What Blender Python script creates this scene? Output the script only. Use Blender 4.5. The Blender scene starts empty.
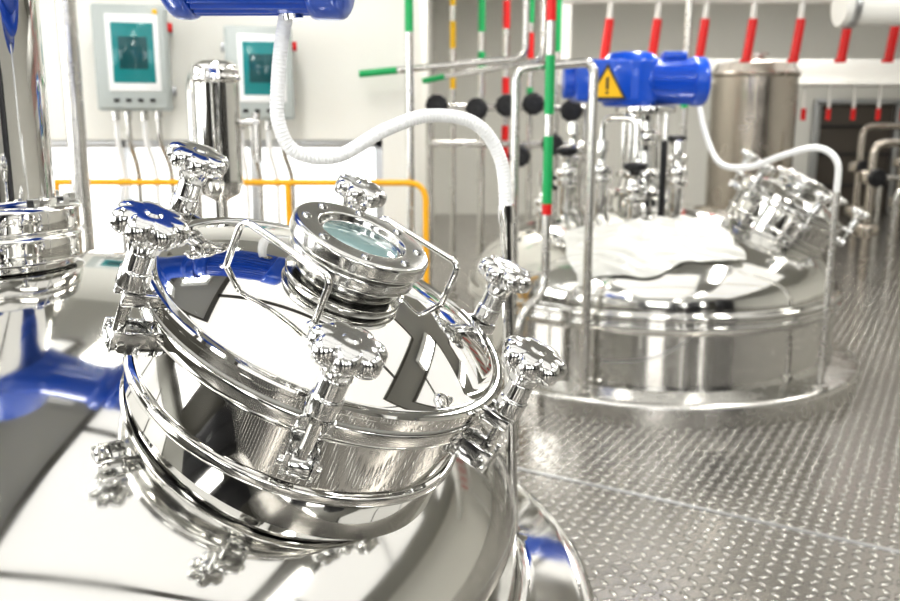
import bpy, bmesh, math
from mathutils import Vector, Matrix, noise as mnoise
sin, cos, pi = math.sin, math.cos, math.pi
FZ = 0.12   # platform floor level
# ------------------------------------------------------------------ materials
MATS = {}
def mat(name, col, metal=0.0, rough=0.5, emit=None, estr=0.0, coat=0.0, noise=None, bump=None):
    m = bpy.data.materials.new(name); m.use_nodes = True
    nt = m.node_tree; b = nt.nodes['Principled BSDF']
    b.inputs['Base Color'].default_value = (*col, 1)
    b.inputs['Metallic'].default_value = metal
    b.inputs['Roughness'].default_value = rough
    if coat: b.inputs['Coat Weight'].default_value = coat
    if emit:
        b.inputs['Emission Color'].default_value = (*emit, 1)
        b.inputs['Emission Strength'].default_value = estr
    tc = nt.nodes.new('ShaderNodeTexCoord')
    if noise:
        sc, lo, hi = noise
        n = nt.nodes.new('ShaderNodeTexNoise'); n.inputs['Scale'].default_value = sc
        n.inputs['Detail'].default_value = 6
        nt.links.new(tc.outputs['Object'], n.inputs['Vector'])
        r = nt.nodes.new('ShaderNodeMapRange')
        r.inputs['From Min'].default_value = 0.3; r.inputs['From Max'].default_value = 0.7
        r.inputs['To Min'].default_value = lo; r.inputs['To Max'].default_value = hi
        nt.links.new(n.outputs['Fac'], r.inputs['Value'])
        nt.links.new(r.outputs['Result'], b.inputs['Roughness'])
    if bump:
        sc, st = bump
        n = nt.nodes.new('ShaderNodeTexNoise'); n.inputs['Scale'].default_value = sc
        n.inputs['Detail'].default_value = 2
        nt.links.new(tc.outputs['Object'], n.inputs['Vector'])
        bp = nt.nodes.new('ShaderNodeBump'); bp.inputs['Strength'].default_value = st
        bp.inputs['Distance'].default_value = 0.01
        nt.links.new(n.outputs['Fac'], bp.inputs['Height'])
        nt.links.new(bp.outputs['Normal'], b.inputs['Normal'])
    MATS[name] = m
    return m
mat('polished_steel', (.74, .735, .715), 1, .03, noise=(9, .015, .045))
mat('dome_steel', (.70, .695, .67), 1, .08, noise=(6, .04, .11), bump=(5, .05))
mat('wavy_steel', (.76, .755, .73), 1, .1, noise=(8, .06, .14), bump=(4.5, .45))
mat('satin_steel', (.62, .61, .585), 1, .25, noise=(20, .2, .3))
mat('brushed_steel', (.66, .66, .64), 1, .17, noise=(30, .12, .2))
mat('cast_steel', (.67, .67, .66), 1, .12, bump=(60, .02))
mat('aged_steel', (.52, .48, .43), 1, .22, noise=(5, .16, .3))
mat('motor_blue', (.004, .09, .55), 0, .28, coat=.5)
mat('white_plastic', (.88, .89, .89), 0, .35)
mat('plastic_sheet', (.70, .70, .67), 0, .3, coat=.4)
mat('grey_enclosure', (.50, .54, .53), 0, .4)
mat('dark_gasket', (.03, .03, .03), 0, .5)
mat('white_gasket', (.55, .55, .52), 0, .5)
mat('black_plastic', (.012, .012, .014), 0, .35)
mat('screen_teal', (.02, .23, .24), 0, .15, emit=(.02, .35, .36), estr=.08)
mat('screen_dark', (.02, .10, .11), 0, .1)
mat('sight_glass_pane', (.24, .36, .36), 0.0, .03, coat=1)
mat('band_green', (.01, .38, .12), 0, .35)
mat('band_red', (.68, .015, .015), 0, .35)
mat('band_yellow', (.88, .54, .01), 0, .35)
mat('yellow_paint', (.88, .46, .015), 0, .4)
mat('wall_paint', (.86, .855, .81), 0, .6, bump=(30, .05))
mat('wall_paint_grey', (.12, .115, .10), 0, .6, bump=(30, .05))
mat('ceiling_paint', (.50, .50, .47), 0, .7)
mat('white_steel_paint', (.82, .82, .79), 0, .4)
mat('dark_metal', (.035, .035, .04), .3, .4)
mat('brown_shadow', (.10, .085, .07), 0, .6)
mat('frame_aluminium', (.55, .56, .57), 1, .35)
mat('window_daylight', (.9, .95, 1), 0, .3, emit=(.98, .98, .97), estr=1.3)
mat('skylight_panel', (.8, .8, .8), 0, .3, emit=(1, .99, .965), estr=.9)
mat('lamp_diffuser', (.9, .9, .9), 0, .4, emit=(1, .98, .95), estr=4)
# ------------------------------------------------------------------ mesh builder
def fillet(pts, r, n=6):
    pts = [Vector(p) for p in pts]; out = [pts[0]]
    for i in range(1, len(pts) - 1):
        a, b, c = pts[i - 1], pts[i], pts[i + 1]
        ra = min(r, (a - b).length * .49); rc = min(r, (c - b).length * .49)
        p0 = b + (a - b).normalized() * ra; p1 = b + (c - b).normalized() * rc
        for k in range(n + 1):
            t = k / n
            out.append(p0 * (1 - t) ** 2 + b * 2 * t * (1 - t) + p1 * t * t)
    out.append(pts[-1]); return out
def catmull(pts, n=10):
    P = [Vector(p) for p in pts]; P = [P[0] * 2 - P[1]] + P + [P[-1] * 2 - P[-2]]; out = []
    for i in range(1, len(P) - 2):
        for k in range(n):
            t = k / n
            out.append(.5 * ((2 * P[i]) + (P[i + 1] - P[i - 1]) * t + (2 * P[i - 1] - 5 * P[i] + 4 * P[i + 1] - P[i + 2]) * t * t
                             + (3 * P[i] - P[i - 1] - 3 * P[i + 1] + P[i + 2]) * t ** 3))
    out.append(P[-2]); return out
def resample(pts, step):
    out = [pts[0]]; acc = 0
    for a, b in zip(pts, pts[1:]):
        L = (b - a).length; pos = step - acc
        while pos < L:
            out.append(a.lerp(b, pos / L)); pos += step
        acc = L - (pos - step)
    out.append(pts[-1]); return out
def rprof(prof, r, n=3):
    q = fillet([Vector((a, b, 0)) for a, b in prof], r, n)
    return [(p.x, p.y) for p in q]
class MB:
    def __init__(s, name, parent=None, M=None):
        s.name = name; s.bm = bmesh.new(); s.mats = []; s.parent = parent; s.M = M or Matrix()
    def mi(s, m):
        if m not in s.mats: s.mats.append(m)
        return s.mats.index(m)
    def lathe(s, prof, m, M=None, seg=48, mod=None):
        M = s.M @ (M or Matrix()); mi = s.mi(m); rings = []
        for r, z in prof:
            if r < 1e-5:
                rings.append([s.bm.verts.new(M @ Vector((0, 0, z)))])
            else:
                ring = []
                for k in range(seg):
                    a = 2 * pi * k / seg; rr = r * (mod(r, a) if mod else 1)
                    ring.append(s.bm.verts.new(M @ Vector((rr * cos(a), rr * sin(a), z))))
                rings.append(ring)
        for A, B in zip(rings, rings[1:]):
            if len(A) == 1 and len(B) == 1: continue
            for k in range(seg):
                k2 = (k + 1) % seg
                if len(A) == 1: f = (A[0], B[k2], B[k])
                elif len(B) == 1: f = (A[k], A[k2], B[0])
                else: f = (A[k], A[k2], B[k2], B[k])
                try:
                    f = s.bm.faces.new(f); f.material_index = mi
                except ValueError: pass
    def sweep(s, pts, rad, m, seg=12, caps=True):
        mi = s.mi(m); pts = [s.M @ Vector(p) for p in pts]; n = len(pts); rings = []
        t = (pts[1] - pts[0]).normalized()
        u = t.orthogonal().normalized()
        for i, p in enumerate(pts):
            if i == 0: tn = (pts[1] - pts[0])
            elif i == n - 1: tn = (pts[-1] - pts[-2])
            else: tn = (pts[i + 1] - pts[i - 1])
            if tn.length < 1e-9: tn = t
            tn = tn.normalized(); u = (u - tn * u.dot(tn)).normalized(); v = tn.cross(u); t = tn
            r = rad(i) if callable(rad) else rad
            rings.append([s.bm.verts.new(p + (u * cos(2 * pi * k / seg) + v * sin(2 * pi * k / seg)) * r) for k in range(seg)])
        for A, B in zip(rings, rings[1:]):
            for k in range(seg):
                f = s.bm.faces.new((A[k], A[(k + 1) % seg], B[(k + 1) % seg], B[k])); f.material_index = mi
        if caps:
            f = s.bm.faces.new(rings[0][::-1]); f.material_index = mi
            f = s.bm.faces.new(rings[-1]); f.material_index = mi
    def cyl(s, p0, p1, r, m, seg=20): s.sweep([Vector(p0), Vector(p1)], r, m, seg)
    def box(s, c, size, m, bev=0.0, R=None):
        old = set(s.bm.faces)
        M = s.M @ Matrix.Translation(c) @ (R or Matrix()) @ Matrix.Diagonal((*size, 1))
        ret = bmesh.ops.create_cube(s.bm, size=1, matrix=M)
        if bev:
            es = list({e for v in ret['verts'] for e in v.link_edges})
            bmesh.ops.bevel(s.bm, geom=es, offset=bev, segments=2, affect='EDGES', profile=.5)
        mi = s.mi(m)
        for f in s.bm.faces:
            if f not in old: f.material_index = mi
    def poly(s, pts, m):
        f = s.bm.faces.new([s.bm.verts.new(s.M @ Vector(p)) for p in pts]); f.material_index = s.mi(m)
    def done(s, angle=32):
        bmesh.ops.recalc_face_normals(s.bm, faces=s.bm.faces)
        me = bpy.data.meshes.new(s.name); s.bm.to_mesh(me); s.bm.free()
        for m in s.mats: me.materials.append(MATS[m])
        for p in me.polygons: p.use_smooth = True
        me.set_sharp_from_angle(angle=math.radians(angle))
        o = bpy.data.objects.new(s.name, me); bpy.context.scene.collection.objects.link(o)
        if s.parent: o.parent = s.parent
        return o
def empty(name, loc=(0, 0, 0)):
    e = bpy.data.objects.new(name, None); e.empty_display_size = .1
    bpy.context.scene.collection.objects.link(e); return e
T = Matrix.Translation
def frame(o, z, x):
    z = Vector(z).normalized(); x = Vector(x); x = (x - z * x.dot(z)).normalized(); y = z.cross(x)
    M = Matrix.Identity(4)
    for i in range(3):
        M[i][0] = x[i]; M[i][1] = y[i]; M[i][2] = z[i]; M[i][3] = o[i]
    return M
# ------------------------------------------------------------------ star knob
def knob(b, M, m='cast_steel', s=1.0, n=7, amp=.24):
    def mod(r, a):
        w = max(0, min(1, (r / s - .020) / .020))
        return 1.05 - amp * w * (1 - abs(cos(n * a / 2)) ** .8)
    pr = [(0, .0160), (.008, .0160), (.0092, .0150), (.011, .0135), (.020, .0140), (.032, .0135), (.039, .0115), (.0432, .0075), (.0448, .002), (.0448, -.005), (.0430, -.0110),
          (.039, -.0145), (.031, -.0165), (.025, -.0190), (.0215, -.025), (.0195, -.034), (.017, -.036)]
    b.lathe([(r * s, z * s) for r, z in pr], m, M, 126, mod)
# ------------------------------------------------------------------ manway
def manway(parent, F, angles, neck_len=.41):
    seg = 160
    b = MB('manway_neck', parent, F)
    b.lathe(rprof([(.20, -.1105), (.2505, -.1105), (.2525, -.113), (.2525, -.130), (.249, -.134), (.238, -.136), (.235, -.142),
                   (.235, -.20), (.236, -neck_len)], .004), 'polished_steel', seg=seg)
    b.lathe(rprof([(.236, -.214), (.243, -.216), (.244, -.228), (.238, -.232)], .003), 'polished_steel', seg=seg)
    b.done()
    b = MB('manway_lid', parent, F)
    cap = []
    R = .236; h = .058
    for k in range(25):
        t = k / 24; cap.append((R * t, -.026 - h * (t ** 2.1)))
    cap += [(.2385, -.0845), (.242, -.0835), (.252, -.0835), (.2545, -.086), (.2545, -.092), (.2525, -.094), (.2525, -.104), (.250, -.1065), (.2, -.1065)]
    b.lathe(cap, 'polished_steel', seg=seg)
    b.lathe([(.2, -.1066), (.248, -.1066), (.248, -.1104), (.2, -.1104)], 'white_gasket', seg=96)
    b.done(25)
    # sight glass
    b = MB('sight_glass', parent, F)
    b.lathe(rprof([(.068, -.05), (.068, -.022), (.071, -.019), (.086, -.019), (.088, -.016), (.088, -.003), (.086, 0), (.080, 0), (.080, .005),
                   (.093, .005), (.0955, .008), (.0955, .024), (.092, .028), (.062, .028), (.060, .026), (.058, .018), (.055, .014), (.0, .014)], .002),
            'brushed_steel', seg=120)
    b.lathe([(0, .0175), (.054, .0175), (.057, .016)], 'sight_glass_pane', seg=72)
    b.lathe(rprof([(.057, .016), (.057, .0195), (.053, .0195), (.053, .016)], .001), 'cast_steel', seg=72)
    for k in range(8):
        a = 2 * pi * k / 8 + .2
        Mx = T((.078 * cos(a), .078 * sin(a), .028))
        b.lathe([(.0065, -.002), (.0065, .0015), (.0055, .003), (.0035, .003), (.003, .0005), (0, .0005)], 'cast_steel', Mx, 16)
    b.done()
    # handles
    b = MB('lid_handles', parent, F)
    for sg in (1, -1):
        A = Vector((.080, -.142, 0)) * sg; B = Vector((.150, -.012, 0)) * sg
        za = -.062; top = .014
        A0 = Vector((A.x, A.y, za)); B0 = Vector((B.x, B.y, za + .006))
        b.sweep(fillet([A0, Vector((A.x, A.y, top)), Vector((B.x, B.y, top)), B0], .016, 6), .0046, 'polished_steel', 14)
        for q in (A0, B0):
            b.lathe([(.010, -.01), (.009, .006), (.005, .010)], 'polished_steel', T(q), 20)
    b.done()
    # clamps
    for i, an in enumerate(angles):
        b = MB('clamp_%d' % (i + 1), parent, F @ Matrix.Rotation(math.radians(an), 4, 'Z'))
        r = .279
        Mk = T((r, 0, 0)) @ Matrix.Rotation(.35 * i, 4, 'Z')
        knob(b, Mk, s=.95)
        b.lathe(rprof([(.012, -.030), (.0165, -.036), (.0165, -.058), (.019, -.060), (.019, -.082), (.009, -.084)], .0015), 'cast_steel', T((r, 0, 0)), 32)
        b.cyl((r, 0, -.08), (r, 0, -.150), .0078, 'polished_steel', 20)
        # lid fork lug
        for sy in (1, -1):
            b.box((.266, sy * .0145, -.093), (.052, .009, .017), 'cast_steel', .002)
            b.box((.263, sy * .0165, -.152), (.056, .006, .030), 'cast_steel', .002)
        b.box((.2475, 0, -.093), (.012, .036, .017), 'cast_steel', .002)
        b.box((.240, 0, -.152), (.012, .038, .034), 'cast_steel', .002)
        # eye + pin
        b.lathe([(.0, -.0125), (.0135, -.0125), (.0145, -.010), (.0145, .010), (.0135, .0125), (0, .0125)], 'cast_steel',
                T((r, 0, -.155)) @ Matrix.Rotation(pi / 2, 4, 'X'), 28)
        b.lathe([(.0, -.025), (.006, -.025), (.0065, -.022), (.0065, .022), (.006, .025), (0, .025)], 'polished_steel',
                T((r, 0, -.155)) @ Matrix.Rotation(pi / 2, 4, 'X'), 20)
        b.done()
def dome_prof(R, z0, h, n=40):
    return [(R * sin(pi / 2 * k / n), z0 + h * cos(pi / 2 * k / n)) for k in range(n + 1)]
def vmotor(b, c, L, r, M=None, m='motor_blue'):
    """horizontal finned motor, axis x, centred at c"""
    Mx = T(c) @ Matrix.Rotation(pi / 2, 4, 'Y')
    h = L / 2
    def fin(rr, a): return 1 + (.05 if int(a / (2 * pi) * 72) % 2 == 0 and rr > r * .85 else 0)
    b.lathe([(r * .86, -h * .7), (r * .92, -h * .7), (r * .92, h * .55), (r * .86, h * .55)], m, Mx, 144, fin)
    b.lathe(rprof([(0, -h), (r * .9, -h), (r * 1.02, -h * .93), (r * 1.02, -h * .72), (r * .88, -h * .70)], .008), m, Mx, 64)
    b.lathe(rprof([(r * .88, h * .53), (r * 1.03, h * .55), (r * 1.03, h * .92), (r * .85, h), (0, h)], .012), m, Mx, 64)
    b.box(Vector(c) + Vector((0, 0, r * 1.05)), (L * .35, r * .9, r * .35), m, .01)
# ------------------------------------------------------------------ foreground reactor
C1 = Vector((-.80, 1.50, 0))
tank1 = empty('reactor_tank')
b = MB('vessel_shell', tank1, T(C1))
pr = []
for k in range(61):
    t = sin(pi / 2 * k / 60); pr.append((.92 * t, .62 + .45 * max(0, 1 - t ** 2.05) ** .62))
pr += rprof([(.9201, .6199), (.9201, .505), (.945, .492), (1.035, .475), (1.062, .465), (1.066, .44), (1.05, .43), (1.045, FZ)], .012, 4)
b.lathe(pr, 'dome_steel', seg=220)
b.done(40)
Kc = Vector((-.126, 1.158, 1.130))
F1 = frame(Kc, (.392, -.178, .903), (-.043, -.988, -.175))
manway(tank1, F1, [7, 67, 127, 187, 247, 307])
b = MB('agitator_column', tank1, T(C1))
b.lathe(rprof([(.17, 1.02), (.155, 1.04), (.140, 1.055), (.140, 1.070), (.157, 1.073), (.157, 1.112), (.153, 1.116), (.153, 1.120), (.157, 1.124), (.157, 1.158),
               (.152, 1.164), (.122, 1.166), (.116, 1.172), (.116, 1.62)], .003), 'polished_steel', seg=120)
for k in range(12):
    a = 2 * pi * k / 12
    b.lathe([(0, 1.178), (.010, 1.178), (.011, 1.176), (.011, 1.160)], 'cast_steel', T((.138 * cos(a), .138 * sin(a), 0)), 6)
b.done()
b = MB('gear_motor', tank1)
vmotor(b, (-.31, 1.5, 1.585), .30, .117)
b.lathe(rprof([(0, -.20), (.13, -.19), (.15, -.15), (.15, .15), (.12, .2), (0, .22)], .02), 'motor_blue', T((-.80, 1.5, 1.78)), 64)
b.lathe(rprof([(.145, -.02), (.13, .08), (.10, .16), (.10, .30), (.118, .31), (.118, .34)], .01), 'motor_blue',
        T((-.80, 1.5, 1.62)) @ Matrix.Rotation(pi / 2, 4, 'Y'), 64)
b.lathe(rprof([(.0, 1.60), (.15, 1.60), (.16, 1.61), (.16, 1.64), (.14, 1.65)], .004), 'motor_blue', T((-.8, 1.5, 0)), 64)
b.done()
b = MB('cable_conduit', tank1)
H = [(-.262, 1.5, 1.50), (-.278, 1.5, 1.43), (-.287, 1.5, 1.36), (-.288, 1.5, 1.30), (-.264, 1.51, 1.252), (-.196, 1.53, 1.243), (-.111, 1.55, 1.288),
     (-.035, 1.58, 1.312), (.045, 1.6, 1.298), (.092, 1.62, 1.235), (.105, 1.62, 1.133)]
hp = resample(catmull(H, 16), .0022)
b.sweep(hp, lambda i: .0118 + .0009 * (1 if i % 3 == 0 else 0), 'white_plastic', 16)
b.cyl((.104, 1.62, 1.15), (.1055, 1.62, 1.118), .0155, 'polished_steel')
b.cyl((.105, 1.62, 1.12), (.125, 1.62, .48), .012, 'polished_steel')
b.lathe([(.03, .478), (.03, .492), (.013, .497)], 'polished_steel', T((.125, 1.62, 0)), 24)
b.cyl((-.262, 1.5, 1.49), (-.258, 1.5, 1.465), .018, 'cast_steel')
b.done()
# ------------------------------------------------------------------ background reactor
C2 = Vector((.975, 4.26, 0))
tank2 = empty('reactor_tank')
b = MB('vessel_shell', tank2, T(C2))
b.lathe(dome_prof(.85, .56, .36), 'wavy_steel', seg=180)
b.lathe(rprof([(.8501, .5601), (.8501, .548), (.880, .545), (.885, .54), (.885, .525), (.870, .52), (.870, .505), (.885, .50), (.885, .485), (.865, .478),
                                       (.860, .46), (.860, FZ)], .004, 3), 'polished_steel', seg=180)
b.done(40)
b = MB('curb_ring', tank2, T(C2))
b.lathe(rprof([(.861, FZ + .11), (.975, FZ + .095), (.99, FZ + .08), (.99, FZ)], .01), 'satin_steel', seg=160)
b.done()
d2 = Vector((.94, -.34, 0)).normalized()
r2 = .58; zt = .56 + .36 * math.sqrt(1 - (r2 / .85) ** 2)
n2 = (d2 * .45 + Vector((0, 0, .893))).normalized()
F2 = frame(C2 + d2 * r2 + Vector((0, 0, zt)) + n2 * .23, n2, (-.3, -1, 0))
manway(tank2, F2, [15, 75, 135, 195, 255, 315], .30)
b = MB('agitator_drive', tank2, T(C2 + Vector((-.045, 0, 0))))
b.lathe(rprof([(.16, .88), (.15, .95), (.17, .96), (.17, .985), (.12, .99), (.11, 1.04), (.13, 1.045), (.13, 1.07), (.06, 1.08), (.055, 1.20), (.08, 1.21), (.08, 1.25),
               (.05, 1.26), (.05, 1.34), (.14, 1.345), (.14, 1.375), (.10, 1.38)], .004), 'polished_steel', seg=72)
for k in range(4):
    a = pi / 4 + k * pi / 2
    b.cyl((.115 * cos(a), .115 * sin(a), 1.06), (.115 * cos(a), .115 * sin(a), 1.36), .012, 'polished_steel')
b.lathe(rprof([(0, 1.37), (.12, 1.375), (.13, 1.40), (.13, 1.58), (.10, 1.62), (0, 1.625)], .01), 'motor_blue', T((-.08, 0, 0)), 56)
b.box((-.22, 0, 1.49), (.26, .27, .19), 'motor_blue', .02)
b.lathe(rprof([(0, -.40), (.08, -.395), (.085, -.30), (.10, -.29)], .008), 'motor_blue', T((0, 0, 1.49)) @ Matrix.Rotation(pi / 2, 4, 'Y'), 40)
vmotor(b, (.12, 0, 1.49), .32, .11)
# warning triangle plate
wy = -.137
b.poly([(-.30, wy, 1.405), (-.12, wy, 1.405), (-.21, wy, 1.565)], 'dark_gasket')
b.poly([(-.283, wy - .0015, 1.414), (-.137, wy - .0015, 1.414), (-.21, wy - .0015, 1.545)], 'band_yellow')
b.box((-.21, wy - .003, 1.475), (.012, .002, .055), 'dark_gasket'); b.box((-.21, wy - .003, 1.434), (.012, .002, .012), 'dark_gasket')
b.done()
b = MB('dome_nozzles', tank2, T(C2))
def nozzle(b, x, y, zt, r=.035, black=True):
    rr = math.hypot(x, y); z0 = .56 + .36 * math.sqrt(max(0, 1 - (rr / .85) ** 2)) - .02
    b.lathe(rprof([(r, z0), (r, zt - .10), (r * 1.5, zt - .095), (r * 1.55, zt - .07), (r * 1.1, zt - .065), (r * 1.1, zt - .055), (r * 1.5, zt - .05), (r * 1.5, zt - .02), (r * .6, zt - .01),
                   (r * .6, zt + .04), (r * .9, zt + .045)], .003), 'polished_steel', T((x, y, 0)), 32)
    if black: knob(b, T((x, y, zt + .07)), 'black_plastic', 1.1, 8, .08)
    else: b.lathe([(r * .9, zt + .045), (r * .9, zt + .1), (0, zt + .11)], 'polished_steel', T((x, y, 0)), 32)
nozzle(b, -.28, -.2, 1.12, .035, False); nozzle(b, -.15, -.33, 1.04, .03, True); nozzle(b, -.42, -.05, 1.10, .04, True)
nozzle(b, .03, -.36, 1.12, .028, False); nozzle(b, -.35, .25, 1.2, .045, False); nozzle(b, .2, .35, 1.15, .04, True); nozzle(b, -.55, -.25, .98, .03, False)
b.cyl((-.02, -.30, .86), (-.02, -.30, 1.22), .014, 'black_plastic')
b.sweep(fillet([(-.28, -.2, 1.2), (-.28, -.2, 1.32), (-.15, -.33, 1.32), (-.15, -.33, 1.14)], .05), .014, 'polished_steel')
b.done()
# wrinkled pale patch set just above the dome of the far vessel
b = MB('protective_sheet', None, T(C2)); mi = b.mi('plastic_sheet'); NX, NY = 70, 44; G = []
for j in range(NY + 1):
    row = []
    for i in range(NX + 1):
        u = i / NX; v = j / NY
        x = -.47 + .68 * u + .05 * (v - .5); y = -.41 - (.36 - .10 * abs(u - .45)) * v + .05 * mnoise.noise(Vector((u * 4, v * 2, 3.1)))
        x += .03 * mnoise.noise(Vector((u * 3, v * 5, 8.2)))
        rr = min(math.hypot(x, y), .835); z = .56 + .36 * math.sqrt(1 - (rr / .85) ** 2)
        wr = .5 + .5 * mnoise.noise(Vector((u * 11 + v * 3, v * 3.2, 1.7))); wr2 = abs(mnoise.noise(Vector((u * 7 - v * 5, v * 4, 5.5))))
        off = .004 + .020 * wr * wr + .026 * wr2
        nrm = Vector((x * .6, y * .6, .8)).normalized()
        row.append(b.bm.verts.new(b.M @ (Vector((x, y, z)) + nrm * off)))
    G.append(row)
for j in range(NY):
    for i in range(NX):
        f = b.bm.faces.new((G[j][i], G[j][i + 1], G[j + 1][i + 1], G[j + 1][i])); f.material_index = mi
b.done(80)
b = MB('cable_conduit', tank2)
hp = resample(catmull([(1.17, 4.2, 1.37), (1.19, 4.15, 1.25), (1.22, 4.0, 1.12), (1.30, 3.85, 1.11), (1.38, 3.65, 1.17), (1.47, 3.55, 1.20), (1.53, 3.5, 1.15), (1.54, 3.5, 1.03)], 12), .006)
b.sweep(hp, .0135, 'white_plastic', 12)
b.cyl((1.54, 3.5, 1.06), (1.54, 3.5, FZ + .09), .013, 'satin_steel')
b.lathe([(.035, FZ + .095), (.035, FZ + .112), (.02, FZ + .117)], 'satin_steel', T((1.54, 3.5, 0)))
b.done()
# ------------------------------------------------------------------ process pipes
def pipe(name, pts, r, bands=(), bend=.06, m='satin_steel', parent=None):
    b = MB(name, parent); b.sweep(fillet(pts, bend), r, m, 16)
    for (p0, p1, c) in bands: b.cyl(p0, p1, r * 1.06, c, 16)
    return b
PT = 2.82
x, y = -.175, 3.9
b = pipe('process_pipe', [(x, y, PT), (x, y, FZ)], .017, [((x, y, 2.1), (x, y, 1.68), 'band_green')]); b.lathe([(.035, FZ), (.035, FZ + .012), (.018, FZ + .02)], 'satin_steel', T((x, y, 0))); b.done()
def tall(px, Y, r, bands, zb=FZ):
    b = MB('process_pipe'); b.cyl((px, Y, PT), (px, Y, zb), r, 'satin_steel', 16)
    for z0, z1, c in bands: b.cyl((px, Y, z0), (px, Y, z1), r * 1.06, c, 16)
    b.lathe([(r * 2, FZ), (r * 2, FZ + .012), (r, FZ + .02)], 'satin_steel', T((px, Y, 0)))
    return b
tall(.019, 6.0, .018, [(1.95, 1.78, 'band_yellow'), (1.62, 1.52, 'band_yellow'), (2.3, 2.05, 'band_yellow')]).done()
tall(.20, 5.75, .022, [(2.15, 1.86, 'band_green'), (1.74, 1.64, 'band_green')]).done()
tall(.355, 5.75, .022, [(2.05, 1.88, 'band_red'), (1.58, 1.48, 'band_red'), (1.28, 1.03, 'band_red')]).done()
tall(.515, 5.8, .020, [(2.1, 1.92, 'band_green'), (1.86, 1.70, 'band_red'), (1.52, 1.42, 'band_green')]).done()
tall(.70, 5.9, .020, [(2.1, 1.75, 'band_green')]).done()
tall(1.62, 6.2, .024, [(1.5, 1.4, 'band_green')]).done()
x, y = .365, 3.3
b = pipe('drain_riser', [(x, y, PT), (x, y, .66), (.26, 3.2, .60), (.25, 3.2, FZ)], .017,
         [((x, y, 2.0), (x, y, 1.66), 'band_red'), ((x, y, 1.54), (x, y, 1.33), 'band_green'), ((x, y, 1.25), (x, y, 1.0), 'band_green'), ((x, y, 1.0), (x, y, .96), 'band_red')], .08)
b.done()
b = pipe('vent_loop_pipe', [(.545, 3.42, FZ + .095), (.545, 3.42, 1.525), (.25, 3.42, 1.50), (.25, 3.42, FZ)], .0178, [], .05, parent=tank2)
b.lathe([(.035, FZ + .096), (.035, FZ + .113), (.018, FZ + .118)], 'satin_steel', T((.545, 3.42, 0))); b.done()
b = pipe('header_pipe', [(-.41, 4.08, 1.515), (-.05, 4.08, 1.55), (.34, 4.08, 1.585), (.34, 4.08, PT)], .015, [((-.41, 4.08, 1.515), (-.24, 4.08, 1.5315), 'band_green')], .06); b.done()
b = pipe('header_pipe', [(-.15, 4.9, 1.52), (.0, 4.9, 1.55), (.5, 4.9, 1.63), (.5, 5.1, PT)], .014, [((-.15, 4.9, 1.52), (-.03, 4.9, 1.544), 'band_green')], .06); b.done()
# valve manifold
Ry = Matrix.Rotation(pi / 2, 4, 'X')
b = MB('valve_manifold', None, T((0, .5, 0)))
for zz in (1.39, 1.17):
    b.cyl((-.13, 5.0, zz), (.83, 5.0, zz), .020, 'satin_steel')
for (vx, vz) in ((-.08, 1.40), (.16, 1.38), (.34, 1.40), (.50, 1.41), (.42, 1.10), (.62, 1.17), (.66, .96), (.73, 1.37)):
    b.lathe(rprof([(.03, -.03), (.045, -.02), (.045, .02), (.03, .03), (.02, .05)], .004), 'satin_steel', T((vx, 4.98, vz)) @ Ry, 24)
    b.cyl((vx, 4.95, vz), (vx, 4.88, vz), .02, 'black_plastic')
    knob(b, T((vx, 4.88, vz)) @ Ry, 'black_plastic', 1.45, 10, .07)
for vx in (-.13, .83): b.cyl((vx, 5.0, 1.41), (vx, 5.0, FZ), .018, 'satin_steel')
b.done()
# ------------------------------------------------------------------ control panels
def panel(x, z, w, h, ang, Y=3.98):
    e = empty('control_panel')
    M = T((x, Y, z)) @ Matrix.Rotation(ang, 4, 'Z')
    b = MB('enclosure', e, M)
    b.box((0, 0.03, 0), (w, .14, h), 'grey_enclosure', .012)
    b.box((0, -.048, 0), (w * .93, .02, h * .95), 'grey_enclosure', .008)
    b.box((.01, -.060, .02), (w * .70, .008, h * .72), 'white_plastic', .004)
    b.box((.01, -.064, .02), (w * .56, .006, h * .56), 'screen_teal', .002)
    b.box((.01, -.068, .02), (w * .38, .003, h * .30), 'screen_dark', .001)
    for k in range(4): b.box((-.07 * w / .3 + k * .05, -.06, -h * .40), (.022, .008, .014), 'dark_gasket', .002)
    b.cyl((w / 2 + .0, 0.0, h * .3), (w / 2 + .02, 0.0, h * .3), .02, 'band_red')
    b.cyl((w * .35, -.055, h * .43), (w * .35, -.07, h * .43), .010, 'band_yellow')
    b.done()
    b = MB('conduits', e, M)
    for k, dx in enumerate((-.09, -.04, .03, .09)):
        b.cyl((dx, .03, -h / 2 + .005), (dx, .03, -h / 2 - .04), .017, 'satin_steel')
        xx = dx * .8 + .02 * k
        b.sweep(fillet([(dx, .03, -h / 2 - .03), (dx, .03, -h / 2 - .14), (xx, .06, -h / 2 - .25), (xx, .06, FZ - z)], .06), .012, 'satin_steel' if k % 2 else 'white_plastic')
    b.box((0, .13, h * .3), (w * 1.1, .05, .04), 'frame_aluminium', .003); b.box((0, .13, -h * .3), (w * 1.1, .05, .04), 'frame_aluminium', .003)
    b.done()
panel(-1.395, 1.575, .31, .45, .25)
panel(-.84, 1.51, .29, .40, .25)
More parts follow.
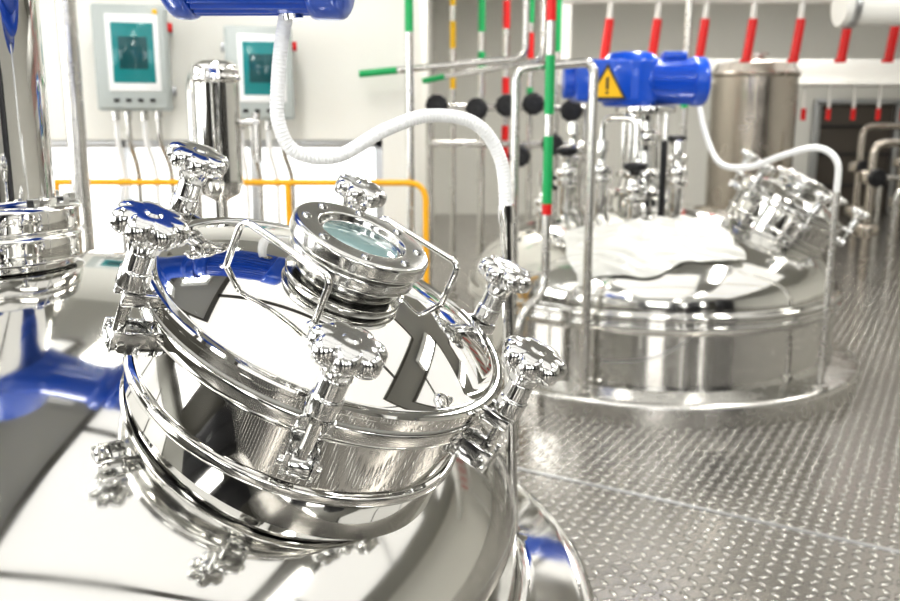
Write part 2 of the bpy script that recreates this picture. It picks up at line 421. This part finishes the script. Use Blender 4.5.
# chrome filter housing
b = MB('filter_housing', None, T((-.716, 2.75, 0)))
b.lathe(rprof([(0, 1.485), (.05, 1.483), (.068, 1.47), (.071, 1.455), (.071, 1.44), (.076, 1.438), (.076, 1.425), (.070, 1.42), (.070, 1.12), (.06, 1.08), (.02, 1.06), (.018, FZ + .02), (.05, FZ + .015), (.05, FZ)], .004),
        'polished_steel', seg=64)
b.cyl((0, 0, 1.30), (.13, 0, 1.30), .012, 'satin_steel'); b.cyl((.12, 0, 1.33), (.12, 0, 1.18), .012, 'satin_steel')
b.done()
b = MB('standpipe'); b.cyl((-1.30, 3.1, PT), (-1.30, 3.1, FZ), .032, 'satin_steel', 24); b.lathe([(.06, FZ), (.06, FZ + .015), (.033, FZ + .02)], 'satin_steel', T((-1.30, 3.1, 0))); b.done()
b = MB('standpipe'); b.sweep(fillet([(-1.07, 3.72, FZ), (-1.07, 3.72, 1.5), (-1.07, 4.18, 1.52)], .1), .02, 'satin_steel', 24); b.done()
# yellow safety rail
b = MB('safety_railing')
b.sweep(fillet([(-2.6, 3.80, 1.05), (-.105, 3.80, 1.045), (-.105, 3.80, FZ)], .08), .013, 'yellow_paint')
b.cyl((-2.6, 3.80, .6), (-.105, 3.80, .6), .011, 'yellow_paint')
for xx in (-2.6, -1.7, -.7): b.cyl((xx, 3.80, 1.04), (xx, 3.80, FZ), .013, 'yellow_paint')
b.done()
# ------------------------------------------------------------------ far equipment
b = MB('storage_vessel', None, T((2.40, 7.1, 0)))
b.lathe(rprof([(0, 1.78), (.15, 1.775), (.29, 1.75), (.325, 1.69), (.34, 1.68), (.34, 1.66), (.325, 1.65), (.325, .5), (.2, .35), (.0, .3)], .01), 'aged_steel', seg=72)
for k in range(3):
    a = k * 2 * pi / 3 + .4; b.cyl((.26 * cos(a), .26 * sin(a), .6), (.26 * cos(a), .26 * sin(a), FZ), .03, 'satin_steel')
b.lathe([(.06, 1.76), (.06, 1.81), (.09, 1.815), (.09, 1.83), (0, 1.835)], 'satin_steel')
b.done()
b = MB('overhead_beam'); b.box((3.6, 8.0, 1.74), (5.4, .2, .2), 'white_steel_paint', .01); b.box((3.6, 8.0, 1.63), (5.4, .36, .025), 'white_steel_paint', .004)
b.box((1.0, 8.0, 2.36), (.12, .12, 1.08), 'white_steel_paint', .005); b.box((6.2, 8.0, .87), (.2, .2, 1.5), 'white_steel_paint', .005)
for k in range(8):
    xx = 2.9 + k * .22
    b.cyl((xx, 7.9, 1.62), (xx, 7.9, 1.36), .014, 'white_steel_paint'); b.cyl((xx, 7.9, 1.42), (xx, 7.9, 1.32), .022, 'band_red')
b.done()
b = MB('marked_pipe_drops')
b.cyl((.8, 6.6, 2.18), (5.5, 6.6, 2.18), .04, 'white_steel_paint')
for k in range(12):
    xx = 1.13 + k * .345
    b.sweep([(xx + .03, 6.6, 2.16), (xx + .02, 6.6, 2.0), (xx - .01, 6.6, 1.74)], .02, 'white_steel_paint')
    b.sweep([(xx + .022, 6.59, 2.03), (xx + .02, 6.59, 2.0), (xx - .008, 6.59, 1.75)], .032, 'band_red')
    b.lathe([(.04, -.01), (.04, .01), (.0, .011)], 'band_red', T((xx - .01, 6.6, 1.74)), 16)
b.done()
b = MB('ventilation_duct'); b.cyl((2.55, 6.0, 2.05), (6, 6.0, 2.05), .13, 'white_steel_paint', 32)
for xx in (2.6, 3.4, 4.2): b.cyl((xx, 6.0, 2.05), (xx + .04, 6.0, 2.05), .145, 'frame_aluminium', 32)
b.done()
for (xx, yy, s) in ((3.15, 6.6, 1), (3.75, 8.1, 1.1), (4.6, 9.0, 1.2)):
    b = MB('pipe_manifold', None, T((xx, yy, 0)))
    b.sweep(fillet([(0, 0, FZ), (0, 0, 1.15 * s), (.5, 0, 1.15 * s), (.5, 0, FZ)], .1), .03, 'aged_steel')
    b.sweep(fillet([(.2, 0, FZ), (.2, 0, .8), (.8, 0, .8), (.8, 0, FZ)], .08), .025, 'satin_steel')
    for zz in (.5, .9): b.lathe(rprof([(.05, -.05), (.09, -.04), (.09, .04), (.05, .05)], .01), 'aged_steel', T((0, 0, zz)), 24)
    knob(b, T((0, -.1, .9)) @ Ry, 'black_plastic', 1.5, 8, .08)
    b.done()
# ------------------------------------------------------------------ room
def slab(name, lo, hi, m):
    b = MB(name); lo = Vector(lo); hi = Vector(hi); b.box((lo + hi) / 2, hi - lo, m); return b.done()
# tread plate floor
m = bpy.data.materials.new('tread_plate'); m.use_nodes = True; nt = m.node_tree; N = nt.nodes; L = nt.links
bs = N['Principled BSDF']; bs.inputs['Metallic'].default_value = .85
tc = N.new('ShaderNodeTexCoord'); mp = N.new('ShaderNodeMapping'); mp.inputs['Rotation'].default_value = (0, 0, math.radians(30)); mp.inputs['Scale'].default_value = (1 / .040,) * 3
L.new(tc.outputs['Object'], mp.inputs['Vector']); sp = N.new('ShaderNodeSeparateXYZ'); L.new(mp.outputs['Vector'], sp.inputs[0])
def mth(op, a, b_=None, c=None):
    n = N.new('ShaderNodeMath'); n.operation = op
    for i, v in enumerate((a, b_, c)):
        if v is None: continue
        if isinstance(v, (int, float)): n.inputs[i].default_value = v
        else: L.new(v, n.inputs[i])
    return n.outputs[0]
X, Y = sp.outputs[0], sp.outputs[1]
par = mth('FLOORED_MODULO', mth('ADD', mth('FLOOR', X), mth('FLOOR', Y)), 2)
lx = mth('SUBTRACT', mth('FRACT', X), .5); ly = mth('SUBTRACT', mth('FRACT', Y), .5)
a_ = mth('MULTIPLY', mth('ADD', lx, ly), .7071); b_ = mth('MULTIPLY', mth('SUBTRACT', lx, ly), .7071)
u_ = mth('ADD', mth('MULTIPLY', a_, par), mth('MULTIPLY', b_, mth('SUBTRACT', 1, par)))
v_ = mth('ADD', mth('MULTIPLY', b_, par), mth('MULTIPLY', a_, mth('SUBTRACT', 1, par)))
e_ = mth('ADD', mth('POWER', mth('DIVIDE', mth('ABSOLUTE', u_), .50), 2), mth('POWER', mth('DIVIDE', mth('ABSOLUTE', v_), .22), 2))
hgt = mth('MAXIMUM', mth('SUBTRACT', 1, e_), 0)
hgt = mth('POWER', hgt, .7)
bp = N.new('ShaderNodeBump'); bp.inputs['Distance'].default_value = .014; bp.inputs['Strength'].default_value = 1
L.new(hgt, bp.inputs['Height']); L.new(bp.outputs['Normal'], bs.inputs['Normal'])
nz = N.new('ShaderNodeTexNoise'); nz.inputs['Scale'].default_value = 3; nz.inputs['Detail'].default_value = 8; L.new(tc.outputs['Object'], nz.inputs['Vector'])
mr = N.new('ShaderNodeMapRange'); mr.inputs['To Min'].default_value = .16; mr.inputs['To Max'].default_value = .32; L.new(nz.outputs['Fac'], mr.inputs['Value']); L.new(mr.outputs['Result'], bs.inputs['Roughness'])
# base colour gets brighter with the height of the raised lugs
mx = N.new('ShaderNodeMix'); mx.data_type = 'RGBA'; mx.inputs[6].default_value = (.37, .352, .325, 1); mx.inputs[7].default_value = (.86, .85, .82, 1)
L.new(hgt, mx.inputs[0]); L.new(mx.outputs[2], bs.inputs['Base Color'])
MATS['tread_plate'] = m
slab('floor', (-4.5, -4, FZ - .1), (7, 12, FZ), 'tread_plate')
b = MB('trim_1'); p0 = Vector((.465, 2.73, FZ + .001)); dd = (Vector((1.26, 2.26, FZ + .001)) - p0).normalized()
b.box(p0 + dd * 1.6 , (4.4, .014, .004), 'frame_aluminium', 0, Matrix.Rotation(math.atan2(dd.y, dd.x), 4, 'Z')); b.done()
slab('ceiling', (-4.5, -4, 2.9), (7, 12, 3.0), 'ceiling_paint')
slab('wall_back', (-.2, 11.5, FZ), (7, 11.7, 2.9), 'wall_paint')
slab('wall_right', (6.8, -4, FZ), (7, 11.5, 2.9), 'wall_paint')
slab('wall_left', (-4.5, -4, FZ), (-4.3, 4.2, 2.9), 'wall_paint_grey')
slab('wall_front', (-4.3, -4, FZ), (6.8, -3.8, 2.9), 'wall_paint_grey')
b = MB('door_1'); b.box((5.70, 11.46, .82), (1.98, .05, 1.4), 'brown_shadow', .004)  # flat brown panel carries the far opening's shade as colour
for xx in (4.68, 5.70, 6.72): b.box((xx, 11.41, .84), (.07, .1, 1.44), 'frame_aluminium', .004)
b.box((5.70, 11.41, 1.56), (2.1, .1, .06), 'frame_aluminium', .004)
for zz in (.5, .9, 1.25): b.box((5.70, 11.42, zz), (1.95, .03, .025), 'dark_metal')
b.done()
# partition wall with window opening
b = MB('wall_partition')
b.box((-2.25, 4.3, 2.06), (4.1, .2, 1.68), 'wall_paint')
b.box((-2.25, 4.3, .31), (4.1, .2, .38), 'wall_paint')
b.box((-.26, 4.3, .86), (.12, .2, .72), 'wall_paint'); b.box((-3.6, 4.3, .86), (1.4, .2, .72), 'wall_paint')
b.box((-.25, 7.95, 1.51), (.1, 7.1, 2.78), 'wall_paint')
b.done()
b = MB('window_1'); b.box((-1.61, 4.38, .86), (2.58, .02, .72), 'window_daylight')
for xx in (-2.88, -2.25, -1.6, -.95, -.34): b.box((xx, 4.34, .86), (.05, .06, .72), 'frame_aluminium', .004)
for zz in (.52, 1.2): b.box((-1.61, 4.34, zz), (2.58, .06, .04), 'frame_aluminium', .004)
b.done()
def arealight(name, loc, rot, sx, sy, power, col, parent):
    l = bpy.data.lights.new(name, 'AREA'); l.shape = 'RECTANGLE'; l.size = sx; l.size_y = sy; l.energy = power; l.color = col
    o = bpy.data.objects.new(name, l); o.location = loc; o.rotation_euler = rot; bpy.context.scene.collection.objects.link(o); o.parent = parent
# windows behind / left of the photographer
wn = 2
for (cx) in (-2.6, .2, 3.0):
    e = empty('window_%d' % wn); wn += 1
    b = MB('frame', e); b.box((cx, -3.78, 1.75), (2.0, .03, 1.7), 'window_daylight')
    for dx in (-1, 0, 1): b.box((cx + dx, -3.74, 1.75), (.07, .08, 1.76), 'dark_metal', .004)
    for dz in (-.85, .3, .85): b.box((cx, -3.74, 1.75 + dz), (2.06, .08, .06), 'dark_metal', .004)
    b.done()
    arealight('daylight', (cx, -3.68, 1.75), (pi / 2, 0, 0), 1.9, 1.6, 46, (1, .99, .97), e)
for cy in (-.6, 2.3):
    e = empty('window_%d' % wn); wn += 1
    b = MB('frame', e); b.box((-4.28, cy, 1.75), (.03, 2.0, 1.7), 'window_daylight')
    for dx in (-1, 0, 1): b.box((-4.24, cy + dx, 1.75), (.08, .07, 1.76), 'dark_metal', .004)
    b.done()
    arealight('daylight', (-4.18, cy, 1.75), (0, -pi / 2, 0), 1.6, 1.9, 40, (1, .99, .97), e)
# added glowing ceiling panels, out of view, to whiten reflections in lid and domes
for (x0, x1, y0, y1) in ((-3.4, -1.0, -.9, 2.9), (-.5, 1.8, -.9, 3.1), (2.4, 4.7, -.9, 4.2), (.3, 2.6, 6.4, 9.6), (3.0, 5.3, 5.4, 10.4)):
    e = empty('window_%d' % wn); wn += 1
    b = MB('skylight', e); b.box(((x0 + x1) / 2, (y0 + y1) / 2, 2.885), (x1 - x0, y1 - y0, .02), 'skylight_panel')
    n = 3
    for k in range(n + 1): b.box(((x0 + x1) / 2, y0 + (y1 - y0) * k / n, 2.875), (x1 - x0, .05, .03), 'wall_paint_grey')
    for k in (0, 2): b.box((x0 + (x1 - x0) * k / 2, (y0 + y1) / 2, 2.875), (.05, y1 - y0, .03), 'wall_paint_grey')
    b.done()
for (lx_, ly_, pw) in ((-.75, .4, 14), (2.1, .6, 14), (-.75, 2.6, 18), (2.1, 3.2, 20), (1.2, 4.75, 36), (3.6, 4.75, 24), (-1.6, -2.2, 11), (1.5, -2.2, 11), (2.8, 8.0, 36), (.05, 7.0, 38)):  # last lamp is added to brighten the wall behind the pipes
    e = empty('ceiling_light')
    b = MB('housing', e, T((lx_, ly_, 2.80)) @ Matrix.Rotation(pi / 2, 4, 'Z')); b.box((0, 0, 0), (1.3, .22, .08), 'white_steel_paint', .01); b.box((0, 0, -.045), (1.22, .18, .02), 'lamp_diffuser', .004)
    for s in (-.5, .5): b.cyl((s, 0, .03), (s, 0, .1), .01, 'frame_aluminium')
    b.done()
    arealight('lamp', (lx_, ly_, 2.73), (0, 0, pi / 2), 1.2, .18, pw, (1, .98, .935), e)
w = bpy.data.worlds.new('sky'); bpy.context.scene.world = w; w.use_nodes = True
w.node_tree.nodes['Background'].inputs[0].default_value = (.9, .95, 1, 1); w.node_tree.nodes['Background'].inputs[1].default_value = .8
# dark boxes added out of view to give the steel dark reflections
for (xx, yy, hh) in ((-1.9, -1.5, 1.9), (-.7, -2.4, 1.7), (2.2, -1.2, 1.8), (1.1, -2.7, 2.0), (3.3, .2, 1.7)):
    b = MB('storage_cabinet', None, T((xx, yy, 0)))
    b.box((0, 0, FZ + .05 + hh / 2), (.8, .5, hh), 'dark_metal', .01)
    b.box((-.19, .256, FZ + .05 + hh / 2), (.36, .02, hh * .95), 'dark_metal', .004); b.box((.19, .256, FZ + .05 + hh / 2), (.36, .02, hh * .95), 'dark_metal', .004)
    b.box((0, 0, FZ + .03), (.76, .46, .06), 'dark_metal')
    for s in (-.03, .03): b.cyl((s, .285, FZ + .9), (s, .285, FZ + 1.1), .008, 'frame_aluminium')
    b.done()
# ------------------------------------------------------------------ camera
cd = bpy.data.cameras.new('camera'); cam = bpy.data.objects.new('camera', cd); bpy.context.scene.collection.objects.link(cam)
cam.location = (0, 0, 1.30); cam.rotation_euler = (pi / 2 - math.radians(11.5), 0, 0)
cd.lens = 35; cd.sensor_width = 36; cd.clip_start = .02
cd.dof.use_dof = True; cd.dof.focus_distance = 1.10; cd.dof.aperture_fstop = 5.0
bpy.context.scene.camera = cam
vs = bpy.context.scene.view_settings
vs.view_transform = 'Standard'; vs.exposure = .12; vs.gamma = .84
